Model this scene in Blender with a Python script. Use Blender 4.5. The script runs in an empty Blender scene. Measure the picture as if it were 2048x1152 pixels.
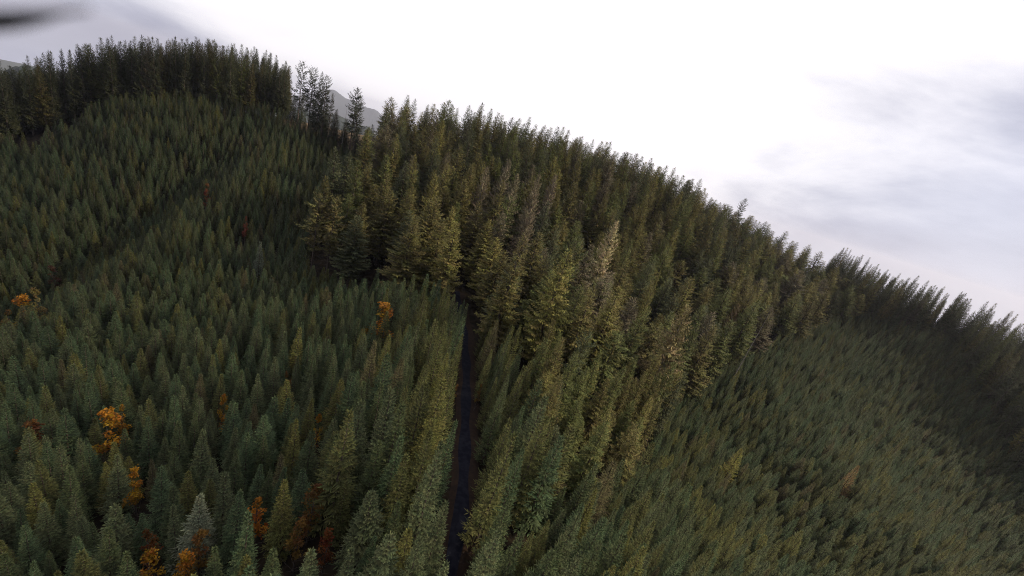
import bpy, math, random
import numpy as np
from mathutils import Matrix, Vector, Euler

SC = bpy.context.scene
COL = SC.collection
rad = math.radians

# ------------------------------------------------------------------ camera
PITCH, ROLL, FPX = rad(19), rad(17), 780.0        # looking down 19 deg, rolled 17 deg, focal length in 2048-px units
FWD = np.array([0, math.cos(PITCH), -math.sin(PITCH)])
_u0 = np.array([0, math.sin(PITCH), math.cos(PITCH)])
_r0 = np.array([1.0, 0, 0])
RGT = math.cos(ROLL) * _r0 + math.sin(ROLL) * _u0
UPV = math.cos(ROLL) * _u0 - math.sin(ROLL) * _r0
cam_d = bpy.data.cameras.new('camera')
cam = bpy.data.objects.new('camera', cam_d)
COL.objects.link(cam)
cam.matrix_world = Matrix(((RGT[0], UPV[0], -FWD[0], 0), (RGT[1], UPV[1], -FWD[1], 0), (RGT[2], UPV[2], -FWD[2], 0), (0, 0, 0, 1)))
cam_d.sensor_width = 36
cam_d.lens = 36 * FPX / 2048
cam_d.clip_start, cam_d.clip_end = 0.01, 40000
cam_d.dof.use_dof = True
cam_d.dof.focus_distance = 140
cam_d.dof.aperture_fstop = 1.7
SC.camera = cam

# ------------------------------------------------------------------ sky and sun
SUN_AZ, SUN_EL = rad(80), rad(34)                   # azimuth clockwise from +Y
SC.view_settings.view_transform = 'Standard'
SC.view_settings.look = 'None'
SC.view_settings.exposure = 0.0
SC.view_settings.gamma = 1.0
W = bpy.data.worlds.new('World')
SC.world = W
W.use_nodes = True
nt = W.node_tree
nt.nodes.clear()


def nd(t, typ, **kw):
    n = t.nodes.new(typ)
    for k, v in kw.items():
        if k.startswith('i_'):
            n.inputs[int(k[2:])].default_value = v
        else:
            setattr(n, k, v)
    return n


def mth(t, op, a, b=None, clamp=False):
    n = t.nodes.new('ShaderNodeMath'); n.operation = op; n.use_clamp = clamp
    for i, v in enumerate((a, b)):
        if v is None: continue
        if isinstance(v, (int, float)): n.inputs[i].default_value = v
        else: t.links.new(v, n.inputs[i])
    return n.outputs[0]


def mixc(t, f, a, b):
    n = t.nodes.new('ShaderNodeMix'); n.data_type = 'RGBA'
    for s, v in ((n.inputs[0], f), (n.inputs[6], a), (n.inputs[7], b)):
        if isinstance(v, (int, float)): s.default_value = v
        elif isinstance(v, tuple): s.default_value = v
        else: t.links.new(v, s)
    return n.outputs[2]


def smooth(t, v, a, b):
    n = t.nodes.new('ShaderNodeMapRange'); n.interpolation_type = 'SMOOTHSTEP'
    t.links.new(v, n.inputs[0]); n.inputs[1].default_value = a; n.inputs[2].default_value = b
    return n.outputs[0]


def world_sky():
    L = nt.links
    tc = nd(nt, 'ShaderNodeTexCoord')
    sky = nd(nt, 'ShaderNodeTexSky'); sky.sky_type = 'NISHITA'; sky.sun_disc = False
    sky.sun_elevation = SUN_EL; sky.sun_rotation = SUN_AZ
    sky.air_density = 1.0; sky.dust_density = 2.0
    skyb = nt.nodes.new('ShaderNodeVectorMath'); skyb.operation = 'SCALE'; skyb.inputs[3].default_value = 0.12
    L.new(sky.outputs[0], skyb.inputs[0])
    # bright thin cloud round the hidden sun, greyer cloud away from it
    dot = nt.nodes.new('ShaderNodeVectorMath'); dot.operation = 'DOT_PRODUCT'
    L.new(tc.outputs['Generated'], dot.inputs[0])
    g = Vector((math.sin(rad(-9)) * math.cos(rad(40)), math.cos(rad(-9)) * math.cos(rad(40)), math.sin(rad(40))))
    dot.inputs[1].default_value = g
    # stretched cloud noise
    mp = nd(nt, 'ShaderNodeMapping'); mp.inputs['Scale'].default_value = (1.0, 1.0, 2.6)
    mp.inputs['Location'].default_value = (3.1, 1.7, 0.4)
    mp.inputs['Rotation'].default_value = (0, rad(-20), 0)
    L.new(tc.outputs['Generated'], mp.inputs[0])
    n1 = nd(nt, 'ShaderNodeTexNoise'); n1.inputs['Scale'].default_value = 2.2; n1.inputs['Detail'].default_value = 7
    n1.inputs['Roughness'].default_value = 0.55; n1.inputs['Distortion'].default_value = 0.4
    L.new(mp.outputs[0], n1.inputs['Vector'])
    n2 = nd(nt, 'ShaderNodeTexNoise'); n2.inputs['Scale'].default_value = 7.0; n2.inputs['Detail'].default_value = 5
    L.new(mp.outputs[0], n2.inputs['Vector'])
    nn = mth(nt, 'ADD', mth(nt, 'MULTIPLY', n1.outputs[0], 0.9), mth(nt, 'MULTIPLY', n2.outputs[0], 0.30))
    nn = mth(nt, 'SUBTRACT', nn, 0.60)
    near = mth(nt, 'SUBTRACT', dot.outputs['Value'], mth(nt, 'MULTIPLY', nn, 0.35))
    f = smooth(nt, near, 0.55, 0.76)
    det = smooth(nt, nn, -0.34, 0.40)
    grey = mixc(nt, det, (0.80, 0.81, 0.95, 1), (0.38, 0.39, 0.52, 1))
    col = mixc(nt, f, grey, (1.14, 1.10, 1.14, 1))
    col2 = mixc(nt, 0.93, skyb.outputs[0], col)
    # unseen sky behind the camera, darkened to make the light more directional
    bk = smooth(nt, dot.outputs['Value'], -0.1, 0.45)
    col2 = mixc(nt, bk, (0.30, 0.31, 0.37, 1), col2)
    # only a dark land reflection below the horizon
    sep = nd(nt, 'ShaderNodeSeparateXYZ'); L.new(tc.outputs['Generated'], sep.inputs[0])
    lo = smooth(nt, sep.outputs[2], -0.22, -0.12)
    col3 = mixc(nt, lo, (0.10, 0.11, 0.12, 1), col2)
    bg = nd(nt, 'ShaderNodeBackground'); bg.inputs[1].default_value = 1.0
    L.new(col3, bg.inputs[0])
    out = nd(nt, 'ShaderNodeOutputWorld'); L.new(bg.outputs[0], out.inputs[0])


world_sky()
sun_d = bpy.data.lights.new('sun', 'SUN')
sun_d.energy = 4.8
sun_d.angle = rad(6)
sun_d.color = (1.0, 0.88, 0.68)
sun = bpy.data.objects.new('sun', sun_d)
COL.objects.link(sun)
_sd = Vector((math.sin(SUN_AZ) * math.cos(SUN_EL), math.cos(SUN_AZ) * math.cos(SUN_EL), math.sin(SUN_EL)))
sun.rotation_euler = _sd.to_track_quat('Z', 'Y').to_euler()
sun.location = (0, 0, 60)
SC.cycles.filter_width = 1.0
SC.cycles.use_denoising = True
SC.cycles.denoising_prefilter = 'NONE'
SC.cycles.max_bounces = 4
SC.cycles.diffuse_bounces = 3
SC.cycles.transparent_max_bounces = 4


def proj(p):
    z = p @ FWD
    return 1024 + FPX * (p @ RGT) / z, 576 - FPX * (p @ UPV) / z, z


# ------------------------------------------------------------------ terrain: a smooth sheet through surveyed heights
GROUND_POINTS = [
    (4.6, 32.8, -63.6), (-37.1, 28.7, -75.8), (-50.7, 28.8, -81.9), (-80, 48.7, -91), (-44, 50.6, -79), (-13.9, 30.4, -68.2),
    (10.9, 44.5, -62.1), (40.9, 66.6, -75.1), (34.3, 46.5, -71.3), (113.8, 87.1, -97.9), (140.5, 132.8, -84.2), (203.5, 116.4, -102.9),
    (267, 182.5, -90.6), (230.1, 299.9, -55), (298.5, 293.9, -46.8), (304.3, 256.2, -58), (333.8, 270.8, -48.6), (214.6, 337.5, -33.2),
    (111.7, 310.3, -24.2), (30.1, 278.1, -24.3), (-37.8, 267.1, -25.1), (-102.1, 282, -30.5), (12.5, 116.7, -63.1), (-80.2, 144.8, -76.5),
    (-69.3, 118.6, -76.3), (-3.1, 84.7, -62), (-114.6, 265.4, -39.6), (-162.6, 280.9, -31), (-228.7, 257.2, -36.5), (-256.4, 235.7, -47),
    (-317.5, 222.2, -79.7), (-291.6, 201.5, -79.1), (-117.4, 133.1, -83.8), (-151, 98.3, -102.8), (-265.7, 182, -88.1), (-186.4, 158.5, -87.6),
    (-165.7, 187.1, -66.6), (86, 159.6, -86.9), (2.9, 50.1, -55.7), (-0, -150, -75), (-0, -400, -100), (-0, -1200, -220),
    (-0, -2600, -460), (-51.3, -141, -75), (-136.8, -375.9, -100), (-410.4, -1127.6, -220), (-889.3, -2443.2, -460), (-96.4, -114.9, -75),
    (-257.1, -306.4, -100), (-771.3, -919.3, -220), (-1671.2, -1991.7, -460), (-129.9, -75, -75), (-346.4, -200, -100), (-1039.2, -600, -220),
    (-2251.7, -1300, -460), (-147.7, -26, -75), (-393.9, -69.5, -100), (-1181.8, -208.4, -220), (-2560.5, -451.5, -460), (-640.1, 112.9, -120),
    (-1083.3, 191, -210), (-2560.5, 451.5, -460), (-562.9, 325, -120), (-952.6, 550, -210), (-2251.7, 1300, -460), (-417.8, 497.9, -120),
    (-707.1, 842.6, -210), (-1671.2, 1991.7, -460), (-222.3, 610.8, -120), (-376.2, 1033.7, -210), (-889.3, 2443.2, -460), (0, 650, -120),
    (0, 1100, -210), (0, 2600, -460), (222.3, 610.8, -120), (376.2, 1033.7, -210), (889.3, 2443.2, -460), (417.8, 497.9, -120),
    (707.1, 842.6, -210), (1671.2, 1991.7, -460), (562.9, 325, -120), (952.6, 550, -210), (2251.7, 1300, -460), (640.1, 112.9, -120),
    (1083.3, 191, -210), (2560.5, 451.5, -460), (147.7, -26, -75), (393.9, -69.5, -100), (1181.8, -208.4, -220), (2560.5, -451.5, -460),
    (129.9, -75, -75), (346.4, -200, -100), (1039.2, -600, -220), (2251.7, -1300, -460), (96.4, -114.9, -75), (257.1, -306.4, -100),
    (771.3, -919.3, -220), (1671.2, -1991.7, -460), (51.3, -141, -75), (136.8, -375.9, -100), (410.4, -1127.6, -220), (889.3, -2443.2, -460),
    (0, -10, -58), (0, 20, -58),
]
_P = np.array(GROUND_POINTS)
_S = 100.0


def _U(r2):
    return np.where(r2 > 0, 0.5 * r2 * np.log(np.maximum(r2, 1e-12)), 0)


def _fit():
    X = _P[:, :2] / _S; n = len(X)
    K = _U(((X[:, None] - X[None]) ** 2).sum(-1))
    A = np.zeros((n + 3, n + 3)); A[:n, :n] = K + 0.04 * np.eye(n)
    Q = np.c_[np.ones(n), X]; A[:n, n:] = Q; A[n:, :n] = Q.T
    return X, np.linalg.solve(A, np.r_[_P[:, 2], 0, 0, 0])


_X, _Wt = _fit()


def ground(x, y):
    x = np.asarray(x, float) / _S; y = np.asarray(y, float) / _S
    n = len(_X)
    r2 = (x[..., None] - _X[:, 0]) ** 2 + (y[..., None] - _X[:, 1]) ** 2
    z = _U(r2) @ _Wt[:n] + _Wt[n] + _Wt[n + 1] * x + _Wt[n + 2] * y
    # a wooded gully runs across the left-hand plantation, with a low swell on its near side
    X, Y = x * _S, y * _S
    u = X + 0.10 * (Y - 150); win = 1 / (1 + np.exp(-(Y - 70) / 14)) / (1 + np.exp((Y - 235) / 14))
    return z + win * (4.0 * np.exp(-((u + 143) / 15) ** 2) - 13.5 * np.exp(-((u + 177) / 20) ** 2))


def inside(poly, x, y):
    x = np.asarray(x); y = np.asarray(y); c = np.zeros(x.shape, bool); j = len(poly) - 1
    for i in range(len(poly)):
        xi, yi = poly[i]; xj, yj = poly[j]
        if yi != yj:
            c ^= ((yi > y) != (yj > y)) & (x < (xj - xi) * (y - yi) / (yj - yi) + xi)
        j = i
    return c


# ------------------------------------------------------------------ materials
def new_mat(name, rough=0.8, spec=0.2):
    m = bpy.data.materials.new(name); m.use_nodes = True
    t = m.node_tree; b = t.nodes['Principled BSDF']
    b.inputs['Roughness'].default_value = rough
    b.inputs['Specular IOR Level'].default_value = spec
    return m, t, b


def foliage_mat(name, tip_lift, rough=0.75, transl=0.12):
    """needle colour = the tree's own tint x branch variation, paler on the newest growth, with light-and-shade contrast painted into the tips"""
    m, t, b = new_mat(name, rough, 0.15)
    at = nd(t, 'ShaderNodeAttribute'); at.attribute_type = 'INSTANCER'; at.attribute_name = 'tint'
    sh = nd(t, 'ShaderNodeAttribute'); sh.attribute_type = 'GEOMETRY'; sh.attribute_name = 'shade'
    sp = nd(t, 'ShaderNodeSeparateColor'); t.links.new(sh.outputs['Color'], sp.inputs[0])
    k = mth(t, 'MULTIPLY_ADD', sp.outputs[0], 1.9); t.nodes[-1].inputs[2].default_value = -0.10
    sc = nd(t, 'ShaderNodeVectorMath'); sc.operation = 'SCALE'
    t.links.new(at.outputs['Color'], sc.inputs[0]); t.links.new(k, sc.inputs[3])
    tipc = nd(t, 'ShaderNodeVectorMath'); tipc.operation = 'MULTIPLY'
    t.links.new(sc.outputs[0], tipc.inputs[0]); tipc.inputs[1].default_value = tip_lift
    col = mixc(t, sp.outputs[1], sc.outputs[0], tipc.outputs[0])  # new-growth tone, pushed brighter so tips look lit against dark gaps
    hs = nd(t, 'ShaderNodeHueSaturation'); t.links.new(col, hs.inputs['Color'])
    t.links.new(mth(t, 'ADD', mth(t, 'MULTIPLY', sp.outputs[2], 0.05), 0.475), hs.inputs['Hue'])
    t.links.new(hs.outputs[0], b.inputs['Base Color'])
    if transl > 0:
        tr = nd(t, 'ShaderNodeBsdfTranslucent'); t.links.new(hs.outputs[0], tr.inputs[0])
        mx = nd(t, 'ShaderNodeMixShader'); mx.inputs[0].default_value = transl
        t.links.new(b.outputs[0], mx.inputs[1]); t.links.new(tr.outputs[0], mx.inputs[2])
        t.links.new(mx.outputs[0], t.nodes['Material Output'].inputs[0])
    return m


def simple_mat(name, c1, c2, scale, rough=0.9, spec=0.2, bump=0.0, detail=6):
    m, t, b = new_mat(name, rough, spec)
    tc = nd(t, 'ShaderNodeTexCoord')
    n = nd(t, 'ShaderNodeTexNoise'); n.inputs['Scale'].default_value = scale; n.inputs['Detail'].default_value = detail
    t.links.new(tc.outputs['Object'], n.inputs['Vector'])
    f = smooth(t, n.outputs[0], 0.38, 0.62)
    t.links.new(mixc(t, f, c1 + (1,), c2 + (1,)), b.inputs['Base Color'])
    if bump:
        bp = nd(t, 'ShaderNodeBump'); bp.inputs['Strength'].default_value = 0.8; bp.inputs['Distance'].default_value = bump
        t.links.new(n.outputs[0], bp.inputs['Height']); t.links.new(bp.outputs[0], b.inputs['Normal'])
    return m


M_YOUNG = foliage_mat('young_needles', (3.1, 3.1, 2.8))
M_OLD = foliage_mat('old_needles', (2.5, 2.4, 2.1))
M_LEAF = foliage_mat('autumn_leaves', (1.25, 1.2, 1.0), 0.6, 0.35)
M_BARK = simple_mat('bark', (0.075, 0.055, 0.042), (0.14, 0.11, 0.09), 3.0, bump=0.02)
M_PALEBARK = simple_mat('weathered_wood', (0.16, 0.14, 0.12), (0.30, 0.27, 0.23), 3.0, bump=0.02)
M_BLADE = simple_mat('black_plastic', (0.008, 0.008, 0.012), (0.014, 0.014, 0.02), 40.0, rough=0.45, spec=0.5)
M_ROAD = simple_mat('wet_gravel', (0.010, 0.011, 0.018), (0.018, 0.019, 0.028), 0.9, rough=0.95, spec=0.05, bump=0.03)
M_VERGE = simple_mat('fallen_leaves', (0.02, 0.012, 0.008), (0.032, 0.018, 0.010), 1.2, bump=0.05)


def ground_mat():
    m, t, b = new_mat('forest_floor', 0.95, 0.1)
    tc = nd(t, 'ShaderNodeTexCoord')
    n = nd(t, 'ShaderNodeTexNoise'); n.inputs['Scale'].default_value = 0.4; n.inputs['Detail'].default_value = 8
    t.links.new(tc.outputs['Object'], n.inputs['Vector'])
    n2 = nd(t, 'ShaderNodeTexNoise'); n2.inputs['Scale'].default_value = 0.03; n2.inputs['Detail'].default_value = 4
    t.links.new(tc.outputs['Object'], n2.inputs['Vector'])
    floor_c = mixc(t, smooth(t, n.outputs[0], 0.4, 0.6), (0.016, 0.013, 0.009, 1), (0.036, 0.026, 0.015, 1))
    far_c = mixc(t, smooth(t, n.outputs[0], 0.4, 0.6), (0.03, 0.045, 0.025, 1), (0.05, 0.06, 0.035, 1))
    # an old clearcut with rusty bracken behind the ridge row
    cl = mixc(t, smooth(t, n.outputs[0], 0.42, 0.58), (0.11, 0.07, 0.04, 1), (0.17, 0.12, 0.065, 1))
    ds = nd(t, 'ShaderNodeVectorMath'); ds.operation = 'DISTANCE'
    sx = nd(t, 'ShaderNodeSeparateXYZ'); t.links.new(tc.outputs['Object'], sx.inputs[0])
    cx = nd(t, 'ShaderNodeCombineXYZ'); t.links.new(sx.outputs[0], cx.inputs[0]); t.links.new(sx.outputs[1], cx.inputs[1])
    t.links.new(cx.outputs[0], ds.inputs[0]); ds.inputs[1].default_value = (-170, 330, 0)
    f_cl = mth(t, 'SUBTRACT', 1.0, smooth(t, ds.outputs['Value'], 50, 75))
    ln = nd(t, 'ShaderNodeVectorMath'); ln.operation = 'LENGTH'; t.links.new(cx.outputs[0], ln.inputs[0])
    f_far = smooth(t, ln.outputs['Value'], 480, 700)
    c = mixc(t, f_far, floor_c, far_c)
    c = mixc(t, f_cl, c, cl)
    t.links.new(c, b.inputs['Base Color'])
    bp = nd(t, 'ShaderNodeBump'); bp.inputs['Distance'].default_value = 0.6
    t.links.new(n.outputs[0], bp.inputs['Height']); t.links.new(bp.outputs[0], b.inputs['Normal'])
    return m


# ------------------------------------------------------------------ mesh helpers
def mesh_from(name, V, Fc, mat, shade=None, smooth_=False):
    me = bpy.data.meshes.new(name)
    me.from_pydata(V if isinstance(V, list) else V.tolist(), [], Fc)
    me.materials.append(mat)
    if shade is not None:
        ca = me.attributes.new('shade', 'FLOAT_COLOR', 'POINT')
        ca.data.foreach_set('color', np.asarray(shade, np.float32).ravel())
    if smooth_:
        me.polygons.foreach_set('use_smooth', [True] * len(me.polygons))
    me.update()
    return me


def link(name, me, parent=None):
    o = bpy.data.objects.new(name, me); COL.objects.link(o)
    if parent: o.parent = parent
    return o


def grid_lines(core, step, outer):
    a = list(np.arange(0, core + 1e-6, step)); s = step
    while a[-1] < outer:
        s *= 1.25; a.append(a[-1] + s)
    return np.array([-v for v in a[:0:-1]] + a)


def build_ground():
    gl = grid_lines(480, 8, 7500)
    gx, gy = np.meshgrid(gl, gl, indexing='ij')
    z = ground(gx, gy)
    r = np.hypot(gx, gy)
    rs = np.random.RandomState(3)
    z = z + 0.5 * np.sin(gx * 0.11 + 1.3 * np.sin(gy * 0.07)) * np.cos(gy * 0.09) * (r < 600)
    z = np.where(r > 2400, np.minimum(z, -460 - (r - 2400) * 0.02), z)
    n = len(gl)
    V = np.stack([gx, gy, z], -1).reshape(-1, 3)
    Fc = [(i * n + j, (i + 1) * n + j, (i + 1) * n + j + 1, i * n + j + 1) for i in range(n - 1) for j in range(n - 1)]
    o = link('ground', mesh_from('ground', V, Fc, ground_mat(), smooth_=True)); o['kind'] = 'structure'
    o['label'] = 'dark brown forest floor under the trees'


def gz(x, y):
    r = np.hypot(x, y)
    return float(ground(x, y)) + 0.5 * math.sin(x * 0.11 + 1.3 * math.sin(y * 0.07)) * math.cos(y * 0.09) * (r < 600)


# ------------------------------------------------------------------ the road
ROAD = [(14, -60), (8, 0), (5.6, 20), (3.4, 50), (0.6, 68), (-2.8, 86), (-6, 102), (-9.5, 116), (-14, 132), (-22, 155)]


def road_x(y):
    return np.interp(y, [p[1] for p in ROAD], [p[0] for p in ROAD])


def ribbon(name, off0, off1, lift, mat, label):
    ys = np.arange(-60, 155, 2.0); V = []; Fc = []
    offs = np.linspace(off0, off1, 4)
    for i, y in enumerate(ys):
        for k, o_ in enumerate(offs):
            w = 0.25 * math.sin(y * 0.35 + k) if k in (0, 3) else 0
            x = float(road_x(y)) + o_ + w
            V.append((x, y, gz(x, y) + lift))
        if i:
            for k in range(3):
                a = (i - 1) * 4 + k; Fc.append((a, a + 1, a + 5, a + 4))
    o = link(name, mesh_from(name, V, Fc, mat, smooth_=True)); o['kind'] = 'structure'; o['label'] = label
    return o


# ------------------------------------------------------------------ trees
class Leaves:
    def __init__(self): self.V = []; self.F = []; self.C = []

    def tri(self, p, d, w, L, roll, c0, c1, hue):
        """a narrow spray: base at p, pointing along d, width w, length L"""
        d = d / (np.linalg.norm(d) + 1e-9)
        s = np.cross(d, (0, 0, 1.0)); ns = np.linalg.norm(s)
        s = s / ns if ns > 1e-3 else np.array([1.0, 0, 0])
        n = np.cross(s, d)
        s = s * math.cos(roll) + n * math.sin(roll)
        b = len(self.V)
        m = p + d * L * 0.35
        self.V += [tuple(p), tuple(m - s * w / 2), tuple(p + d * L), tuple(m + s * w / 2)]
        self.F.append((b, b + 1, b + 2, b + 3))
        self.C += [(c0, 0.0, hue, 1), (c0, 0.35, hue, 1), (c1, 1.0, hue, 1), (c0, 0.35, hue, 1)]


def young_crown(seed, H=16.0, R=2.3, fat=0.85):
    rn = random.Random(seed); Lv = Leaves()
    z = 1.0; skew = rn.uniform(0, 6.28)
    while z < H - 0.25:
        t = z / H
        Lw = R * min(1.0, 1.12 * (1 - t) ** fat + 0.03) * (0.75 + 0.25 * min(1, t * 6))
        nb = 7 if t < 0.75 else 5
        a0 = rn.uniform(0, 6.28)
        for k in range(nb):
            az = a0 + k * 6.283 / nb + rn.uniform(-0.25, 0.25)
            L = Lw * rn.uniform(0.78, 1.16) * (1 + 0.10 * math.cos(az - skew)) + 0.10
            el = rad(-6 + 42 * t ** 1.6 + rn.uniform(-8, 8))
            br = 0.5 + rn.uniform(-0.15, 0.15); hue = rn.random()
            h = np.array([math.cos(az), math.sin(az), 0.0])
            side = np.array([-h[1], h[0], 0.0])

            def at(s):
                return h * (L * s * math.cos(el)) + np.array([0, 0, z + L * (s * math.sin(el) - 0.10 * math.sin(3.1 * s) + 0.30 * s * s)])
            ns = 4 if L > 1.2 else (3 if L > 0.6 else 2)
            for i in range(ns):
                s = 0.28 + 0.62 * (i + rn.uniform(0, .6)) / ns
                p = at(s); tl = (0.34 * L * (1.15 - s) + 0.30)
                for sg in (-1, 1):
                    d = h * 0.75 + side * sg * rn.uniform(0.6, 1.0) + np.array([0, 0, rn.uniform(-0.05, 0.35)])
                    Lv.tri(p, d, 0.24 * tl + 0.07, tl * rn.uniform(0.85, 1.25), rn.uniform(-0.28, 0.28), br, br + 0.12, hue)
            p = at(0.80); tl = 0.26 * L + 0.28
            Lv.tri(p, h + np.array([0, 0, 0.45 + 0.5 * t]), 0.17, tl * 1.1, rn.uniform(-.6, .6), br, br + 0.2, hue)
            Lv.tri(at(0.55), h * 0.6 + np.array([0, 0, 0.9]), 0.2, 0.55, rn.uniform(-.6, .6), br, br + 0.15, hue)
        z += (0.74 - 0.26 * t) * rn.uniform(0.85, 1.15)
    for k in range(5):
        a = rn.uniform(0, 6.28); d = np.array([0.22 * math.cos(a), 0.22 * math.sin(a), 1.0])
        Lv.tri(np.array([0, 0, H - 0.9 + 0.1 * k]), d, 0.12, 0.9, a, 0.5, 0.7, 0.5)
    return Lv


def old_crown(seed, H=38.0, base=0.24, R=4.4, dens=1.0, leaf=1.0, ragged=0.35, top=0.55, droop=0.3):
    rn = random.Random(seed); Lv = Leaves()
    ph = [rn.uniform(0, 6.28) for _ in range(4)]
    z = H * base
    while z < H - 0.4:
        t = max(0.0, (z / H - base) / (1 - base))
        env = R * min(1.0, (1 - t) ** top * 1.1 + 0.02) * (1 if t < 0.85 else 1 - 1.6 * (t - 0.85)) * min(1.0, 0.45 + t * 2.6)
        nb = max(3, int((5.0 - 1.4 * t) * dens + rn.random()))
        a0 = rn.uniform(0, 6.28)
        for k in range(nb):
            az = a0 + k * 6.283 / nb + rn.uniform(-0.45, 0.45)
            clump = 0.5 + 0.28 * math.sin(az * 2 + ph[0] + z * 0.55) + 0.22 * math.sin(az * 3 + ph[1] - z * 0.9)
            L = env * (1 - ragged + ragged * 1.7 * clump) * rn.uniform(0.72, 1.12) + 0.3
            if rn.random() < 0.05: L *= 0.5
            el = rad(-16 + 48 * t ** 1.8 + rn.uniform(-7, 7))
            br = 0.5 + rn.uniform(-0.15, 0.15); hue = rn.random()
            h = np.array([math.cos(az), math.sin(az), 0.0]); side = np.array([-h[1], h[0], 0.0])

            def at(s):
                return h * (L * s * math.cos(el)) + np.array([0, 0, z + L * (s * math.sin(el) - 0.12 * math.sin(3.1 * s) + 0.14 * s * s)])
            ns = max(2, int(L * 3.0))
            for i in range(ns):
                s = 0.22 + 0.72 * (i + rn.uniform(0, .8)) / ns
                p = at(min(s, 0.97)); tl = (0.22 * L * (1.2 - s) + 0.45) * leaf
                for sg in (-1, 1):
                    d = h * 0.7 + side * sg * rn.uniform(0.5, 1.1) + np.array([0, 0, rn.uniform(-droop * 2.2, 0.35 - droop * 0.5)])
                    Lv.tri(p, d, 0.31 * tl + 0.07, tl * rn.uniform(0.8, 1.25), rn.uniform(-0.5, 0.5), br, br + 0.1, hue)
                if rn.random() < 0.4:
                    d = h * 0.3 + side * rn.uniform(-.5, .5) + np.array([0, 0, -1.0 if rn.random() < droop + 0.2 else 0.8])
                    Lv.tri(p, d, 0.22 * tl, tl * 0.8, rn.uniform(-1.5, 1.5), br, br + 0.06, hue)
            Lv.tri(at(0.85), h + np.array([0, 0, 0.5]), 0.26 * leaf, 0.9 * leaf, rn.uniform(-.8, .8), br, br + 0.18, hue)
        z += (1.08 - 0.42 * t) * rn.uniform(0.8, 1.2)
    for k in range(7):
        a = rn.uniform(0, 6.28); d = np.array([0.35 * math.cos(a), 0.35 * math.sin(a), 1.0])
        Lv.tri(np.array([0, 0, H - 1.4 + 0.15 * k]), d, 0.22, 1.1, a, 0.5, 0.65, 0.5)
    return Lv


def maple_crown(seed, H=12.0, R=2.4):
    rn = random.Random(seed); Lv = Leaves()
    cl = []
    for _ in range(20):
        t = rn.uniform(0.35, 1.0); a = rn.uniform(0, 6.28); r = R * rn.uniform(0.05, 0.9) * (1.15 - t) ** 0.8
        cl.append((np.array([r * math.cos(a), r * math.sin(a), H * t * 0.95]), rn.uniform(0.35, 0.8)))
    for c, cr in cl:
        hue = rn.random(); br = 0.5 + rn.uniform(-0.2, 0.2)
        for _ in range(int(62 * cr)):
            v = np.array([rn.gauss(0, 1), rn.gauss(0, 1), rn.gauss(0, 1)]); v /= np.linalg.norm(v) + 1e-6
            p = c + v * cr * rn.uniform(0.5, 1.05) * np.array([1, 1, 0.9])
            d = np.array([rn.uniform(-1, 1), rn.uniform(-1, 1), rn.uniform(-.8, .4)])
            Lv.tri(p, d, 0.27, rn.uniform(0.26, 0.42), rn.uniform(-1.5, 1.5), br + rn.uniform(-.15, .15), br + 0.1, hue)
    return Lv


def trunk_mesh(name, seed, H, r0, mat, limbs=0, lean=0.0, reach=2.0, forks=0):
    rn = random.Random(seed); V = []; Fc = []

    def tube(P, Rr, n=7):
        b = len(V)
        for i, (p, r) in enumerate(zip(P, Rr)):
            d = Vector(P[min(i + 1, len(P) - 1)]) - Vector(P[max(i - 1, 0)])
            q = d.to_track_quat('Z', 'Y') if d.length > 1e-6 else Euler((0, 0, 0)).to_quaternion()
            for k in range(n):
                a = 6.283 * k / n
                V.append(tuple(Vector(p) + q @ Vector((r * math.cos(a), r * math.sin(a), 0))))
            if i:
                for k in range(n):
                    a0 = b + (i - 1) * n + k; a1 = b + (i - 1) * n + (k + 1) % n
                    Fc.append((a0, a1, a1 + n, a0 + n))
    ph = rn.uniform(0, 6); P = []; Rr = []
    for i in range(11):
        t = i / 10
        P.append((lean * t * t * H + 0.10 * math.sin(ph + 3 * t) * t, 0.10 * math.sin(ph * 2 + 4 * t) * t, -1.0 + t * (H + 0.6)))
        Rr.append(r0 * (1.25 if i == 0 else 1) * (1 - t) ** 0.8 + 0.02)
    tube(P, Rr)
    for k in range(limbs):
        t = rn.uniform(0.12, 0.93); a = rn.uniform(0, 6.28); L = reach * (1.15 - t) * rn.uniform(0.5, 1.1)
        j = int(t * 10); b0 = Vector(P[j]).lerp(Vector(P[min(j + 1, 10)]), t * 10 - j)
        e = b0 + Vector((L * math.cos(a), L * math.sin(a), L * rn.uniform(-0.15, 0.5 if not forks else 1.1)))
        m = b0.lerp(e, 0.5) + Vector((0, 0, -0.08 * L))
        rr = r0 * (1 - t) * 0.28 + 0.02
        tube([tuple(b0), tuple(m), tuple(e)], [rr, rr * 0.7, 0.012], 5)
    return mesh_from(name, V, Fc, mat, smooth_=True)


PROTO = {}


def add_proto(kind, crown, trunk, H, R):
    PROTO.setdefault(kind, []).append((crown, trunk, H, R))


def crown_mesh(name, Lv, mat):
    return mesh_from(name, Lv.V, Lv.F, mat, Lv.C)


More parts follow.
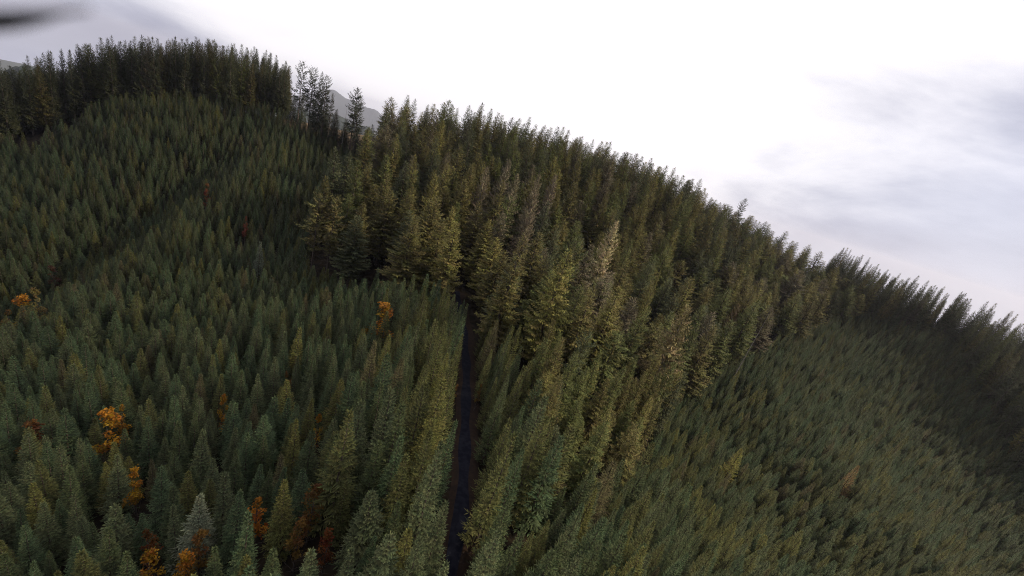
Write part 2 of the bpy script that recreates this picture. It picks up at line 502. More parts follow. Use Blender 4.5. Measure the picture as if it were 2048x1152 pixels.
for i, (R_, fat) in enumerate([(2.7, .95), (3.0, 1.0), (2.5, 1.05), (2.9, .9), (2.6, 1.1), (3.2, 1.05), (2.1, .9), (3.3, .85)]):
    add_proto('young', crown_mesh('young_crown', young_crown(10 + i, 16, R_, fat), M_YOUNG),
              trunk_mesh('young_trunk', 60 + i, 15.6, 0.17, M_BARK, 8, reach=1.0), 16.0, R_)
for i, (b_, R_, rg, tp, dr) in enumerate([(.12, 6.8, .26, .85, .35), (.18, 6.2, .32, .78, .4), (.08, 7.4, .22, .95, .3), (.16, 6.6, .34, .8, .45), (.12, 7.0, .28, .9, .3), (.24, 5.8, .42, .7, .4)]):
    add_proto('old', crown_mesh('old_crown', old_crown(30 + i, 38, b_, R_, 1.45, .98, rg, tp, dr), M_OLD),
              trunk_mesh('old_trunk', 80 + i, 37.3, 0.45, M_BARK, 26, reach=3.2), 38.0, R_)
# thin and half-bare lichen-hung trees
add_proto('pale', crown_mesh('pale_crown', old_crown(50, 38, .16, 7.0, 1.5, .95, .4, .6, .6), M_OLD), trunk_mesh('pale_trunk', 95, 37.6, 0.42, M_PALEBARK, 60, reach=4.2), 38.0, 3.7)
add_proto('pale', crown_mesh('pale_crown', old_crown(51, 38, .18, 6.4, 1.4, .95, .4, .68, .6), M_OLD), trunk_mesh('pale_trunk', 96, 37.6, 0.42, M_PALEBARK, 60, reach=3.9), 38.0, 3.3)
# open-crowned ridge trees on bare stems
add_proto('open', crown_mesh('open_crown', old_crown(55, 38, .34, 5.2, 1.1, 1.0, .75, .4, .4), M_OLD), trunk_mesh('open_trunk', 97, 37.3, 0.42, M_BARK, 34, reach=3.4), 38.0, 3.6)
add_proto('open', crown_mesh('open_crown', old_crown(56, 38, .40, 4.8, 1.0, 1.0, .8, .35, .4), M_OLD), trunk_mesh('open_trunk', 98, 37.3, 0.40, M_BARK, 30, reach=3.0), 38.0, 3.2)
add_proto('snag', None, trunk_mesh('snag_trunk', 99, 20, 0.30, M_PALEBARK, 22, reach=1.5), 20.0, 0.4)
for i in range(4):
    add_proto('maple', crown_mesh('maple_crown', maple_crown(70 + i, 12, 2.2 + .25 * i), M_LEAF),
              trunk_mesh('maple_trunk', 90 + i, 10.5, 0.14, M_BARK, 26, lean=0.02, reach=2.2, forks=1), 12.0, 2.4)

# ------------------------------------------------------------------ where the stands are (metres, seen from above)
OLD_STAND = [(-84, 148), (-62, 137), (-40, 133), (-20, 126), (-8, 118), (6, 104), (20, 97), (34, 103), (50, 120), (84, 156), (117, 187), (166, 232),
             (220, 278), (262, 308), (262, 345), (205, 385), (150, 400), (60, 390), (-40, 365), (-100, 345), (-125, 320), (-122, 283), (-118, 268), (-100, 240), (-99, 200), (-96, 168)]
RIGHT_RIDGE = [(250, 345), (262, 308), (300, 298), (316, 291), (308, 262), (297, 227), (285, 195), (282, 130), (345, 120), (390, 250), (365, 340), (290, 390)]
LEFT_RIDGE = [(-330, 120), (-296, 190), (-301, 208), (-292, 234), (-258, 248), (-225, 266), (-198, 285), (-189, 284), (-224, 338), (-280, 330), (-350, 290), (-420, 200), (-400, 120)]
RIDGE_GAP = [(-190, 284), (-118, 268), (-122, 350), (-200, 350)]
MID_OLD = [(13, 60), (24, 62), (42, 80), (60, 106), (66, 128), (50, 120), (34, 103), (20, 97), (9, 104), (8, 84)]
MIDDLE = [(-38, 112), (-8, 116), (20, 98), (34, 104), (50, 118), (55, 100), (40, 78), (22, 60), (8, 40), (-4, 40), (-18, 46), (-26, 64), (-26, 88)]

# name, x, y, height, width factor, tint, short name, full label
A = (0.36, 0.175, 0.018)   # orange
B = (0.20, 0.105, 0.03)   # rusty
SPECIAL = [
    ('maple', -163.7, 111.7, 18, 1.3, A, 'round orange edge maple', 'round orange maple among dark firs at the far left edge, the larger of two'),
    ('maple', -153.0, 100.5, 15, 1.0, B, 'small rusty edge maple', 'small rusty maple at the left edge, below the round orange one'),
    ('maple', -144.1, 102.3, 17, .9, (0.26, 0.20, 0.07), 'straw yellow maple', 'straw yellow maple, the only yellow one among the dark firs on the left'),
    ('maple', -85.8, 57.7, 15, 1.3, (0.20, 0.085, 0.03), 'broad half bare rusty maple', 'broad half bare rusty maple by itself between firs at lower left'),
    ('maple', -72.7, 60.3, 17, 1.15, A, 'tall flame orange maple', 'tall flame orange maple, the tallest and brightest in the plantation'),
    ('maple', -75.2, 65.2, 14, .7, A, 'small flame orange maple', 'small orange maple tucked just behind the tall flame orange one'),
    ('maple', -54.1, 68.4, 14, .65, A, 'slim orange maple', 'slim orange maple standing alone right of the tall flame orange one'),
    ('maple', -55.2, 49.4, 14, .85, A, 'half hidden orange maple', 'orange maple below the tall flame orange one, half hidden by firs'),
    ('maple', -34.1, 102.7, 17.5, 1.7, (0.30, 0.15, 0.02), 'round amber maple', 'round amber maple in front of the old tall firs, left of the road'),
    ('maple', -27.8, 42.8, 13.5, .9, (0.40, 0.15, 0.02), 'brightest small orange maple', 'brightest small orange maple near the bottom, left of the road'),
    ('maple', -19.7, 43.7, 13, 1.1, B, 'dull rusty maple', 'dull rusty maple right of the brightest small orange one'),
    ('maple', -33.0, 38.1, 12.5, 1.1, B, 'sparse rusty maple', 'sparse rusty maple just below the pale silvery young fir'),
    ('maple', -32.6, 35.5, 11, 1.0, A, 'low orange maple', 'low orange maple at the bottom edge, under the sparse rusty one'),
    ('maple', -42.1, 39.4, 12, .9, (0.14, 0.05, 0.014), 'dark rusty maple', 'dark rusty maple at lower left, under the firs'),
    ('maple', -38.0, 35.3, 12, 1.0, A, 'leftmost bottom orange maple', 'orange maple at the bottom edge, leftmost one there'),
    ('maple', -19.2, 39.4, 12.5, .9, B, 'narrow rusty maple', 'narrow rusty maple at the bottom, left of a group of big firs'),
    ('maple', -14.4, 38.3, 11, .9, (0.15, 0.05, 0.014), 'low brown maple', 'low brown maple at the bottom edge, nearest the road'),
    ('maple', -45.0, 76.2, 13.5, .7, (0.16, 0.08, 0.03), 'thin brown maple mid slope', 'thin brown maple half hidden mid slope, left of the road'),
    ('maple', -28.6, 60.3, 13.5, .55, A, 'tiny orange maple mid slope', 'tiny orange treetop between firs mid slope, left of the road'),
    ('maple', -159.8, 184.9, 14.5, .9, (0.17, 0.075, 0.035), 'far reddish brown maple', 'reddish brown maple in the far left plantation, the upper of two'),
    ('maple', -153.7, 177.1, 13.5, .8, (0.15, 0.055, 0.025), 'lower reddish maple far off', 'darker reddish maple in the far left plantation, just below another'),
    ('maple', -122.2, 162.4, 15, .6, (0.16, 0.045, 0.03), 'small crimson maple', 'small crimson maple in the plantation left of the old stand'),
    ('maple', -180.8, 134.5, 15.5, .9, (0.10, 0.045, 0.03), 'dark red brown maple', 'dark red brown maple on the far left slope above the orange ones'),
    ('maple', -0.2, 81.7, 9, .6, B, 'right verge rusty maple', 'small rusty maple on the right verge where the road vanishes'),
    ('maple', -5.8, 79.7, 8, .6, B, 'left verge rusty maple', 'small rusty maple on the left verge where the road vanishes'),
    ('young', -34.8, 40.2, 16.5, 1.1, (0.09, 0.098, 0.065), 'pale silvery fir', 'pale silvery young fir, lighter than all others, at lower left'),
    ('young', 140.8, 127.1, 17, 1.1, (0.115, 0.075, 0.03), 'orange brown fir', 'orange brown dying young fir on the right slope, the only one there'),
    ('young', 92.4, 117.8, 18.5, 1.15, (0.095, 0.088, 0.022), 'yellow green fir', 'tall yellow green young fir on the lower right slope, brighter than its neighbours'),
    ('young', -99.2, 140.2, 19, 1.0, (0.066, 0.075, 0.055), 'tall pale green fir', 'tall pale green young fir left of the dark edge of the old stand'),
    ('pale', -28.0, 192.6, 42, 1.0, (0.135, 0.115, 0.078), 'leftmost bleached fir', 'bleached tan old fir, leftmost of the pale cluster in the old stand'),
    ('pale', -20.0, 204.0, 44, .95, (0.125, 0.11, 0.078), 'highest bleached fir', 'bleached tan old fir, highest of the pale cluster in the old stand'),
    ('pale', -13.2, 194.3, 42, 1.0, (0.14, 0.125, 0.08), 'third bleached fir', 'bleached grey tan old fir in the pale cluster, just right of the highest'),
    ('pale', -3.2, 199.8, 43, .8, (0.145, 0.125, 0.085), 'thin bleached fir', 'thin bleached old fir with visible bare limbs, right of the pale cluster'),
    ('pale', 4.6, 207.0, 43, 1.0, (0.12, 0.10, 0.075), 'rightmost bleached fir', 'bleached pinkish tan old fir, rightmost of the high pale ones'),
    ('pale', -1.2, 165.0, 38, .9, (0.115, 0.095, 0.065), 'tan half bare fir', 'tan half bare old fir standing below the pale cluster'),
    ('pale', 35.0, 172.0, 51, 1.15, (0.29, 0.25, 0.15), 'tall cream coloured fir', 'tall cream coloured lichen hung fir, the palest and largest in the old stand'),
    ('pale', 57.2, 124.1, 50, 1.1, (0.15, 0.125, 0.06), 'straw coloured old fir', 'straw coloured old fir at the front right of the old stand'),
    ('snag', 117.1, 178.1, 46, 1.0, (0.2, 0.15, 0.1), 'bare brown snag', 'bare brown dead snag at the right end of the old stand'),
    ('old', 49.4, 139.6, 52, .6, (0.105, 0.10, 0.032), 'slender yellow green fir', 'slender yellow green old fir right of the cream coloured one'),
    ('old', 12.6, 109.2, 43, 1.35, (0.145, 0.135, 0.042), 'giant golden fir', 'giant golden green old fir in the middle, widest and brightest of the stand'),
    ('open', 166.3, 352.4, 41, .9, (0.05, 0.055, 0.035), 'lone skyline spire', 'lone spire rising above the right skyline, clear of its neighbours'),
    ('open', -82.6, 148.6, 38, 1.1, (0.085, 0.078, 0.03), 'bare stemmed corner fir', 'old fir with a long bare stem at the front left corner of the stand'),
    ('open', -77.3, 151.3, 37, 1.0, (0.09, 0.08, 0.032), 'corner fir with gaps', 'gappy old fir just right of the bare stemmed corner fir'),
    ('open', -173.9, 274.3, 46, 1.0, (0.04, 0.045, 0.032), 'tall gappy ridge fir', 'tall gappy fir at the right end of the left skyline row'),
    ('open', -164.7, 271.9, 45, 1.1, (0.04, 0.045, 0.032), 'first isolated ridge fir', 'isolated dark ridge fir, leftmost of the skyline clump right of the row'),
    ('old', -159.0, 271.8, 44, .9, (0.04, 0.045, 0.032), 'middle isolated ridge fir', 'isolated dark ridge fir, middle of the skyline clump'),
    ('open', -153.7, 269.1, 44, .95, (0.04, 0.045, 0.032), 'rightmost ridge clump fir', 'isolated dark ridge fir, rightmost of the skyline clump'),
    ('open', -132.9, 268.9, 45, 1.2, (0.042, 0.048, 0.034), 'lone bushy ridge fir', 'lone bushy topped ridge fir between two gaps in the skyline'),
    ('open', -129.3, 266.2, 42, 1.0, (0.042, 0.048, 0.034), 'dark hugging ridge fir', 'dark ridge fir hugging the right side of the lone bushy topped one'),
    ('open', -150.8, 272.8, 34, .45, (0.045, 0.045, 0.035), 'thin ridge fir', 'very thin small crowned fir on the ridge with the far hills behind'),
    ('old', -144.8, 269.0, 27, .9, (0.045, 0.045, 0.035), 'short dark ridge fir', 'short dark ridge fir between the skyline clump and the lone bushy one'),
    ('snag', -138.1, 268.3, 31, 1.0, (0.2, 0.18, 0.15), 'bare ridge stem', 'bare dead stem on the ridge left of the lone bushy fir'),
    ('old', -122.1, 274.3, 24, 1.0, (0.045, 0.045, 0.035), 'low dark ridge fir', 'low dark fir in the second skyline gap before the old stand'),
    ('old', -56.7, 263.5, 44, .9, (0.05, 0.052, 0.03), 'left pointed skyline fir', 'pointed dark fir poking above the skyline at the left of the old stand'),
    ('old', 33.8, 282.5, 41, 1.0, (0.05, 0.052, 0.03), 'crest skyline fir', 'dark pointed fir poking above the skyline at the crest of the old stand'),
    ('old', 113.0, 196.0, 34, .9, (0.10, 0.07, 0.035), 'brown fir beside the snag', 'brown tinged old fir just left of the bare brown snag'),
]


# ------------------------------------------------------------------ scatter
RS = np.random.RandomState(11)
YT = [('blue green', (0.047, 0.066, 0.032)), ('grey green', (0.060, 0.070, 0.034)), ('dark green', (0.044, 0.055, 0.024)), ('olive green', (0.066, 0.068, 0.024)), ('yellow green', (0.082, 0.080, 0.024)), ('brownish green', (0.070, 0.062, 0.030))]
YW = [.30, .27, .2, .14, .05, .04]
OT = [('olive brown', (0.070, 0.063, 0.023)), ('olive green', (0.060, 0.067, 0.023)), ('dark green', (0.042, 0.047, 0.024)), ('golden green', (0.098, 0.090, 0.030)), ('grey brown', (0.078, 0.068, 0.044))]
OW = [.34, .3, .2, .1, .06]
TREES = []       # dict(kind, proto, x, y, z, h, w, rz, lean, tint, word, zone)


def place_field(step, jit, xr, yr, rs):
    gx, gy = np.meshgrid(np.arange(xr[0], xr[1], step), np.arange(yr[0], yr[1], step * 0.87))
    gx = gx + (np.arange(gx.shape[0]) % 2)[:, None] * step / 2
    gx = gx + rs.uniform(-jit, jit, gx.shape) * step; gy = gy + rs.uniform(-jit, jit, gy.shape) * step
    return gx.ravel(), gy.ravel()


def lownoise(x, y, k=1.0, p=0.0):
    return (np.sin(x * 0.045 * k + p) * np.cos(y * 0.037 * k + 1.7 * p) + 0.6 * np.sin(x * 0.021 * k - y * 0.03 * k + 2 * p)) / 1.6


def scatter():
    # planted young firs: older and wider apart near by, younger and closer on the far slopes
    gx1, gy1 = place_field(4.2, 0.26, (-440, 430), (-30, 470), RS)
    gx2, gy2 = place_field(3.75, 0.26, (-440, 430), (-30, 470), RS)
    far = lambda a, b: np.hypot(a, b) + 12 * lownoise(a, b, 2.0) + np.clip(a + 20, 0, 80) * 0.5 > 132
    k1, k2 = ~far(gx1, gy1), far(gx2, gy2)
    x, y = np.r_[gx1[k1], gx2[k2]], np.r_[gy1[k1], gy2[k2]]
    right = np.r_[np.zeros(k1.sum(), bool), np.ones(k2.sum(), bool)]
    d = np.hypot(x, y)
    az = np.degrees(np.arctan2(x, y))
    ok = (d < 480) & ~((y > 100) & (d > 300) & (ground(x, y) < -130))
    ok &= ~((np.abs(az) > 75) & (d > 70)) | (d < 70)
    old = inside(OLD_STAND, x, y) | (inside(RIGHT_RIDGE, x, y) & (RS.rand(x.size) < 0.45)) | inside(LEFT_RIDGE, x, y) | inside(RIDGE_GAP, x, y) | inside(MID_OLD, x, y)
    ok &= ~old
    # nothing young behind the left skyline row
    ok &= ~((x < -118) & (y > 285)) & ~((x < -270) & (y > 200)) & ~((x < -300) & (y > 120))
    rx = x - road_x(y)
    onroad = (rx > np.where(y < 40, -1.4, -3.9)) & (rx < np.where(y < 38, 0.8, 2.7)) & (y < 155)
    ok &= ~onroad
    mid = inside(MIDDLE, x, y)
    for s in SPECIAL:
        if s[0] == 'maple' or s[0] == 'young':
            dx, dy = x - s[1], y - s[2]; L = math.hypot(s[1], s[2]); ux, uy = s[1] / L, s[2] / L
            along = dx * ux + dy * uy; ac = np.abs(dx * uy - dy * ux)
            ok &= ~((np.hypot(dx, dy) < 2.9) | ((along < 0) & (along > -5.0) & (ac < 2.2)))
    for i in np.where(ok)[0]:
        xi, yi = float(x[i]), float(y[i]); m = bool(mid[i])
        if RS.rand() < (0.16 if m else 0.04): continue
        ln = float(lownoise(xi, yi))
        w = np.array(YW) * np.array([1 + .5 * ln, 1, 1 - .4 * ln, 1 - .6 * ln, 1, 1])
        if m or xi > 60 and yi < 130: w *= np.array([.5, .8, .8, 2.6, 1.6, 1])
        k = RS.choice(len(YT), p=w / w.sum())
        h = (16 + 1.6 * lownoise(xi, yi, 1.7, 2.0)) * 0.97 * RS.uniform(0.74, 1.15)
        wd = RS.uniform(0.85, 1.12) * h / 16
        if right[i] and not m: h *= 0.76; wd *= 0.93
        if m: h *= 1.28; wd *= 1.22
        if abs(xi - float(road_x(yi))) < 7 and yi < 120: wd *= 0.8
        j = 0.83 * RS.uniform(0.85, 1.15)
        TREES.append(dict(kind='young', proto=RS.choice(8, p=[.15, .15, .14, .14, .14, .12, .09, .07]), x=xi, y=yi, h=h, w=wd, rz=RS.uniform(0, 6.28), lean=RS.normal(0, 0.018, 2),
                          tint=tuple(c * j for c in YT[k][1]), word=YT[k][0], zone='middle' if m else 'plantation', d=float(d[i])))
    for xi, yi in ((6.7, 30), (2.4, 31), (7.0, 36.5), (7.4, 24), (2.6, 25)):
        TREES.append(dict(kind='young', proto=RS.randint(6), x=xi, y=yi, h=RS.uniform(16, 19), w=RS.uniform(1.0, 1.2), rz=RS.uniform(0, 6.28), lean=RS.normal(0, 0.02, 2),
                          tint=YT[1][1], word='grey green', zone='middle', d=math.hypot(xi, yi)))
    # tall old firs
    for poly, stp, keep, zone in ((OLD_STAND, 11.0, .93, 'stand'), (RIGHT_RIDGE, 6.4, .9, 'right ridge'), (LEFT_RIDGE, 6.1, .95, 'left ridge'), (MID_OLD, 6.3, .95, 'roadside')):
        xs = [p[0] for p in poly]; ys = [p[1] for p in poly]
        x, y = place_field(stp, 0.33, (min(xs), max(xs)), (min(ys), max(ys)), RS)
        ok = inside(poly, x, y) & (RS.rand(x.size) < keep) & ~((np.abs(x - road_x(y)) < 5) & (y < 155))
        ok &= np.hypot(x, y) < 475
        for s in SPECIAL:
            if s[0] in ('old', 'open', 'pale', 'snag'):
                dx, dy = x - s[1], y - s[2]; L = math.hypot(s[1], s[2]); ux, uy = s[1] / L, s[2] / L
                along = dx * ux + dy * uy; ac = np.abs(dx * uy - dy * ux)
                if zone == 'roadside':
                    ok &= np.hypot(dx, dy) > 4.5; continue
                ok &= ~((np.hypot(dx, dy) < (7 if s[4] > 1.2 else 4)) | ((along < 0) & (along > -(19 if s[0] == 'pale' or s[4] > 1.2 else 10)) & (ac < 5.0)))
        for i in np.where(ok)[0]:
            xi, yi = float(x[i]), float(y[i])
            w = np.array(OW)
            if zone != 'stand': w = w * np.array([.4, 1, 4, .1, .5])
            k = RS.choice(len(OT), p=w / w.sum())
            if zone == 'stand' and xi > 5 or zone == 'roadside': k = RS.choice(len(OT), p=[.30, .30, .14, .19, .07])
            h = 37.5 * RS.uniform(0.76, 1.16)
            if zone == 'stand':
                if yi > 300: h *= 0.92
                if xi > 130: h *= 0.80
                if xi > 90 and yi < 260: h *= 0.92
            if zone == 'roadside': h *= 0.58 + 0.010 * max(0, yi - 70) * 0.6
            if zone == 'right ridge': h *= 0.97
            if zone == 'left ridge': h = 36.5 + 0.45 * (h - 36.5) + (5.5 if -310 < xi < -215 else -4 if xi < -325 else 0)
            pr = RS.choice(6, p=[.22, .17, .2, .15, .18, .08]); kind = 'old'
            if RS.rand() < 0.05: kind = 'open'; pr = RS.randint(2)
            elif zone == 'stand' and RS.rand() < 0.05: kind = 'pale'; pr = RS.randint(2); k = 4
            j = RS.uniform(0.85, 1.18)
            TREES.append(dict(kind=kind, proto=pr, x=xi, y=yi, h=h, w=RS.uniform(0.8, 1.15) * (0.62 if zone == 'roadside' else 0.85 if zone == 'left ridge' else 0.68 if zone == 'right ridge' else 1.32), rz=RS.uniform(0, 6.28), lean=RS.normal(0, 0.02, 2),
                              tint=tuple(c * j * (1.27 if zone in ('stand', 'roadside') else 1.05 if zone == 'right ridge' else 0.75) for c in OT[k][1]), word=OT[k][0], zone=zone, d=math.hypot(xi, yi)))
    # a thin undergrowth of half-grown firs in front of the ridge gap
    for _ in range(16):
        xi = RS.uniform(-188, -120); yi = 284 + RS.uniform(-6, 8) - (xi + 188) * 0.22
        TREES.append(dict(kind='old', proto=RS.randint(5), x=xi, y=yi, h=RS.uniform(14, 24), w=RS.uniform(.6, .85), rz=RS.uniform(0, 6.28), lean=(0, 0),
                          tint=(0.042, 0.047, 0.03), word='dark green', zone='gap', d=math.hypot(xi, yi)))
    for n, s in enumerate(SPECIAL):
        P = PROTO[s[0]]
        TREES.append(dict(kind=s[0], proto=n % len(P), x=s[1], y=s[2], h=s[3], w=s[4], rz=n * 1.3, lean=(0, 0.0), tint=s[5], word='', zone='special',
                          label=s[7], short=s[6], d=math.hypot(s[1], s[2])))
    for t in TREES:
        t['z'] = gz(t['x'], t['y']) - 0.15
        c, tr, H, R = PROTO[t['kind']][t['proto']]
        t['sz'] = t['h'] / H
        t['sx'] = t['w'] * (t['sz'] if t['kind'] == 'maple' or t['kind'] == 'young' and t['zone'] == 'special' else 1.0)
        if t['kind'] in ('pale', 'open') or t['zone'] == 'special' and t['kind'] == 'old': t['sx'] = t['w']
        t['R'] = R * t['sx']


def rank_visible():
    """rough front-to-back drawing of crown outlines: how much of each tree can be seen"""
    W_, H_ = 512, 288; buf = np.zeros((H_, W_), bool)
    order = sorted(range(len(TREES)), key=lambda i: TREES[i]['d'])
    for i in order:
        t = TREES[i]; t['vis'] = 0
        b = np.array([t['x'], t['y'], t['z'] + t['h'] * (0.1 if t['kind'] == 'young' else 0.3)]); tp = np.array([t['x'], t['y'], t['z'] + t['h']])
        if b @ FWD < 3 or tp @ FWD < 3: continue
        bx, by, bz = proj(b); tx, ty, tz = proj(tp)
        t['px'], t['py'] = tx, ty
        t['cx'], t['cy'] = 0.6 * tx + 0.4 * bx, 0.6 * ty + 0.4 * by
        w = FPX / (bz * 0.5 + tz * 0.5) * t['R']
        a = np.array([bx, by]) / 4; c = np.array([tx, ty]) / 4; w /= 4
        x0, x1 = int(max(0, min(a[0], c[0]) - w)), int(min(W_, max(a[0], c[0]) + w + 1))
        y0, y1 = int(max(0, min(a[1], c[1]) - w)), int(min(H_, max(a[1], c[1]) + w + 1))
        if x1 <= x0 or y1 <= y0: continue
        yy, xx = np.mgrid[y0:y1, x0:x1]; dx, dy = c - a; L2 = dx * dx + dy * dy + 1e-6
        s = ((xx - a[0]) * dx + (yy - a[1]) * dy) / L2
        dist = np.abs((xx - a[0]) * dy - (yy - a[1]) * dx) / math.sqrt(L2)
        wid = (1 - s) if t['kind'] == 'young' else np.sqrt(np.maximum(1 - s, 0))
        m = (s > -0.1) & (s < 1.02) & (dist < w * wid + 0.35)
        sub = buf[y0:y1, x0:x1]
        t['vis'] = int((m & ~sub).sum()); sub |= m


ORD = ['nearest', 'second', 'third', 'fourth', 'fifth', 'sixth', 'seventh', 'eighth', 'ninth', 'tenth']
SHORT = {}


def landmark_labels(sel):
    marks = [t for t in TREES if t['zone'] == 'special' and t.get('vis', 0) > 0]
    cells = {}
    for t in sel:
        best = None
        for m in marks:
            dd = math.hypot(t['cx'] - m['cx'], t['cy'] - m['cy'])
            if best is None or dd < best[0]: best = (dd, m)
        dd, m = best; a = math.degrees(math.atan2(-(t['cy'] - m['cy']), t['cx'] - m['cx'])) % 360
        sec = ['right of', 'above and right of', 'above', 'above and left of', 'left of', 'below and left of', 'below', 'below and right of'][int((a + 22.5) // 45) % 8]
        size = 'tall' if t['h'] > t['hm'] * 1.07 else ('short' if t['h'] < t['hm'] * 0.93 else ('broad' if t['R'] > t['rm'] * 1.03 else 'slim'))
        key = (m['short'], sec, size, t['word'], t['kind'] == 'young')
        cells.setdefault(key, []).append((dd, t))
    for (short, sec, size, word, yg), L in cells.items():
        L.sort(key=lambda q: q[0])
        for i, (dd, t) in enumerate(L):
            o_ = 'first' if i == 0 else (ORD[i] if i < len(ORD) else 'farther')
            if len(L) == 1: o_ = ''
            t['label'] = ' '.join(f"{o_} {size} {word} {'young' if yg else 'old'} fir {sec} the {short}".split()[:16])


# ------------------------------------------------------------------ build the trees
FLAGS = {'young': ('young_fir', 'young fir'), 'old': ('old_fir', 'old fir'), 'open': ('old_fir', 'old fir'), 'pale': ('bleached_fir', 'old fir'), 'snag': ('dead_tree', 'dead tree'), 'maple': ('autumn_maple', 'maple')}
GROUPS = {'roadside': 'middle sized firs right of the road', 'plantation': 'young firs planted on the slopes', 'middle': 'taller young firs along the road', 'stand': 'tall old firs of the central stand',
          'right ridge': 'dark firs along the right ridge', 'left ridge': 'dark firs along the left ridge', 'gap': 'low firs on the ridge gap'}


def single_tree(t):
    nm, cat = FLAGS[t['kind']]
    c, tr, H, R = PROTO[t['kind']][t['proto']]
    e = bpy.data.objects.new(nm, None); COL.objects.link(e)
    e.empty_display_size = 0.5
    e.location = (t['x'], t['y'], t['z']); e.rotation_euler = (t['lean'][0], t['lean'][1], t['rz']); e.scale = (t['sx'], t['sx'], t['sz'])
    e['label'] = t['label']; e['category'] = cat
    if t['zone'] != 'special': e['group'] = GROUPS[t['zone']]
    elif t['kind'] == 'maple': e['group'] = 'autumn maples scattered among the firs'
    elif t['kind'] == 'pale': e['group'] = 'bleached firs of the central stand'
    o = link('trunk', tr, e); o['tint'] = t['tint']
    if c:
        o = link('crown', c, e); o['tint'] = t['tint']


def mass_of_trees(name, kinds, L, label, cat):
    """everything past the individuals: one object that scatters the same trees on surveyed points"""
    src = bpy.data.collections.new(name + '_sources'); idx = {}
    for kd in kinds:
        for j, (c, tr, H, R) in enumerate(PROTO[kd]):
            me = bpy.data.meshes.new('tree')
            V = []; Fc = []; mats = []; mi = []; sh = []
            for part in (tr, c):
                if not part: continue
                b = len(V); co = np.empty(len(part.vertices) * 3); part.vertices.foreach_get('co', co); V += co.reshape(-1, 3).tolist()
                Fc += [tuple(v + b for v in p.vertices) for p in part.polygons]; mi += [len(mats)] * len(part.polygons); mats.append(part.materials[0])
                a = part.attributes.get('shade'); s_ = np.ones(len(part.vertices) * 4) * 0.5
                if a: a.data.foreach_get('color', s_)
                sh += s_.reshape(-1, 4).tolist()
            me.from_pydata(V, [], Fc)
            for m in mats: me.materials.append(m)
            me.polygons.foreach_set('material_index', mi)
            ca = me.attributes.new('shade', 'FLOAT_COLOR', 'POINT'); ca.data.foreach_set('color', np.asarray(sh, np.float32).ravel())
            o = bpy.data.objects.new('%02d_tree' % len(idx), me); src.objects.link(o); idx[(kd, j)] = len(idx)
    pm = bpy.data.meshes.new(name); pm.from_pydata([(t['x'], t['y'], t['z']) for t in L], [], [])
    a = pm.attributes.new('variant', 'INT', 'POINT'); a.data.foreach_set('value', [idx[(t['kind'], int(t['proto']))] for t in L])
    a = pm.attributes.new('turn', 'FLOAT_VECTOR', 'POINT'); a.data.foreach_set('vector', np.array([(t['lean'][0], t['lean'][1], t['rz']) for t in L], np.float32).ravel())
    a = pm.attributes.new('size', 'FLOAT_VECTOR', 'POINT'); a.data.foreach_set('vector', np.array([(t['sx'], t['sx'], t['sz']) for t in L], np.float32).ravel())
    a = pm.attributes.new('tint', 'FLOAT_COLOR', 'POINT'); a.data.foreach_set('color', np.array([t['tint'] + (1,) for t in L], np.float32).ravel())
    ob = link(name, pm); ob['kind'] = 'stuff'; ob['label'] = label; ob['category'] = cat
    g = bpy.data.node_groups.new(name, 'GeometryNodeTree')
    g.interface.new_socket('Geometry', in_out='INPUT', socket_type='NodeSocketGeometry')
    g.interface.new_socket('Geometry', in_out='OUTPUT', socket_type='NodeSocketGeometry')
    gi = g.nodes.new('NodeGroupInput'); go = g.nodes.new('NodeGroupOutput')
    ci = g.nodes.new('GeometryNodeCollectionInfo'); ci.inputs['Collection'].default_value = src
    ci.inputs['Separate Children'].default_value = True; ci.inputs['Reset Children'].default_value = True
    ip = g.nodes.new('GeometryNodeInstanceOnPoints'); ip.inputs['Pick Instance'].default_value = True

    def na(nm, ty):
        n = g.nodes.new('GeometryNodeInputNamedAttribute'); n.data_type = ty; n.inputs[0].default_value = nm; return n.outputs[0]
    m2p = g.nodes.new('GeometryNodeMeshToPoints')
    e2r = g.nodes.new('FunctionNodeEulerToRotation')
    K = g.links
    K.new(gi.outputs[0], m2p.inputs[0]); K.new(m2p.outputs[0], ip.inputs['Points']); K.new(ci.outputs[0], ip.inputs['Instance'])
    K.new(na('variant', 'INT'), ip.inputs['Instance Index'])
    K.new(na('turn', 'FLOAT_VECTOR'), e2r.inputs[0]); K.new(e2r.outputs[0], ip.inputs['Rotation'])
    K.new(na('size', 'FLOAT_VECTOR'), ip.inputs['Scale'])
    K.new(ip.outputs[0], go.inputs[0])
    md = ob.modifiers.new('scatter', 'NODES'); md.node_group = g
    return ob


build_ground()
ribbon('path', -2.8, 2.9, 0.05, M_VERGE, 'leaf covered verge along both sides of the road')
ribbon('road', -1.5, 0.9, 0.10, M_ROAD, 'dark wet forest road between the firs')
scatter()
rank_visible()
hm = {'young': 16.0, 'old': 36.0, 'open': 36.0, 'pale': 38, 'snag': 20, 'maple': 12}
rm = {'young': 2.4, 'old': 4.2, 'open': 3.4, 'pale': 3.5, 'snag': .4, 'maple': 2.5}
singles = {'y': [], 'o': []}
for t in TREES:
    t['hm'] = hm[t['kind']] * (1.2 if t['zone'] == 'middle' else 1); t['rm'] = rm[t['kind']]
    if t['zone'] == 'special': continue
    if t.get('vis', 0) > 0: singles['y' if t['kind'] == 'young' else 'o'].append(t)
YCAP = 300 - sum(s[0] == 'young' for s in SPECIAL)
OCAP = 300 - sum(s[0] in ('old', 'open', 'pale') for s in SPECIAL)
sel = sorted(singles['y'], key=lambda t: -t['vis'])[:YCAP] + sorted(singles['o'], key=lambda t: -t['vis'])[:OCAP]
landmark_labels(sel)
chosen = set(id(t) for t in sel)
for t in TREES:
    if t['zone'] == 'special' or id(t) in chosen: single_tree(t)
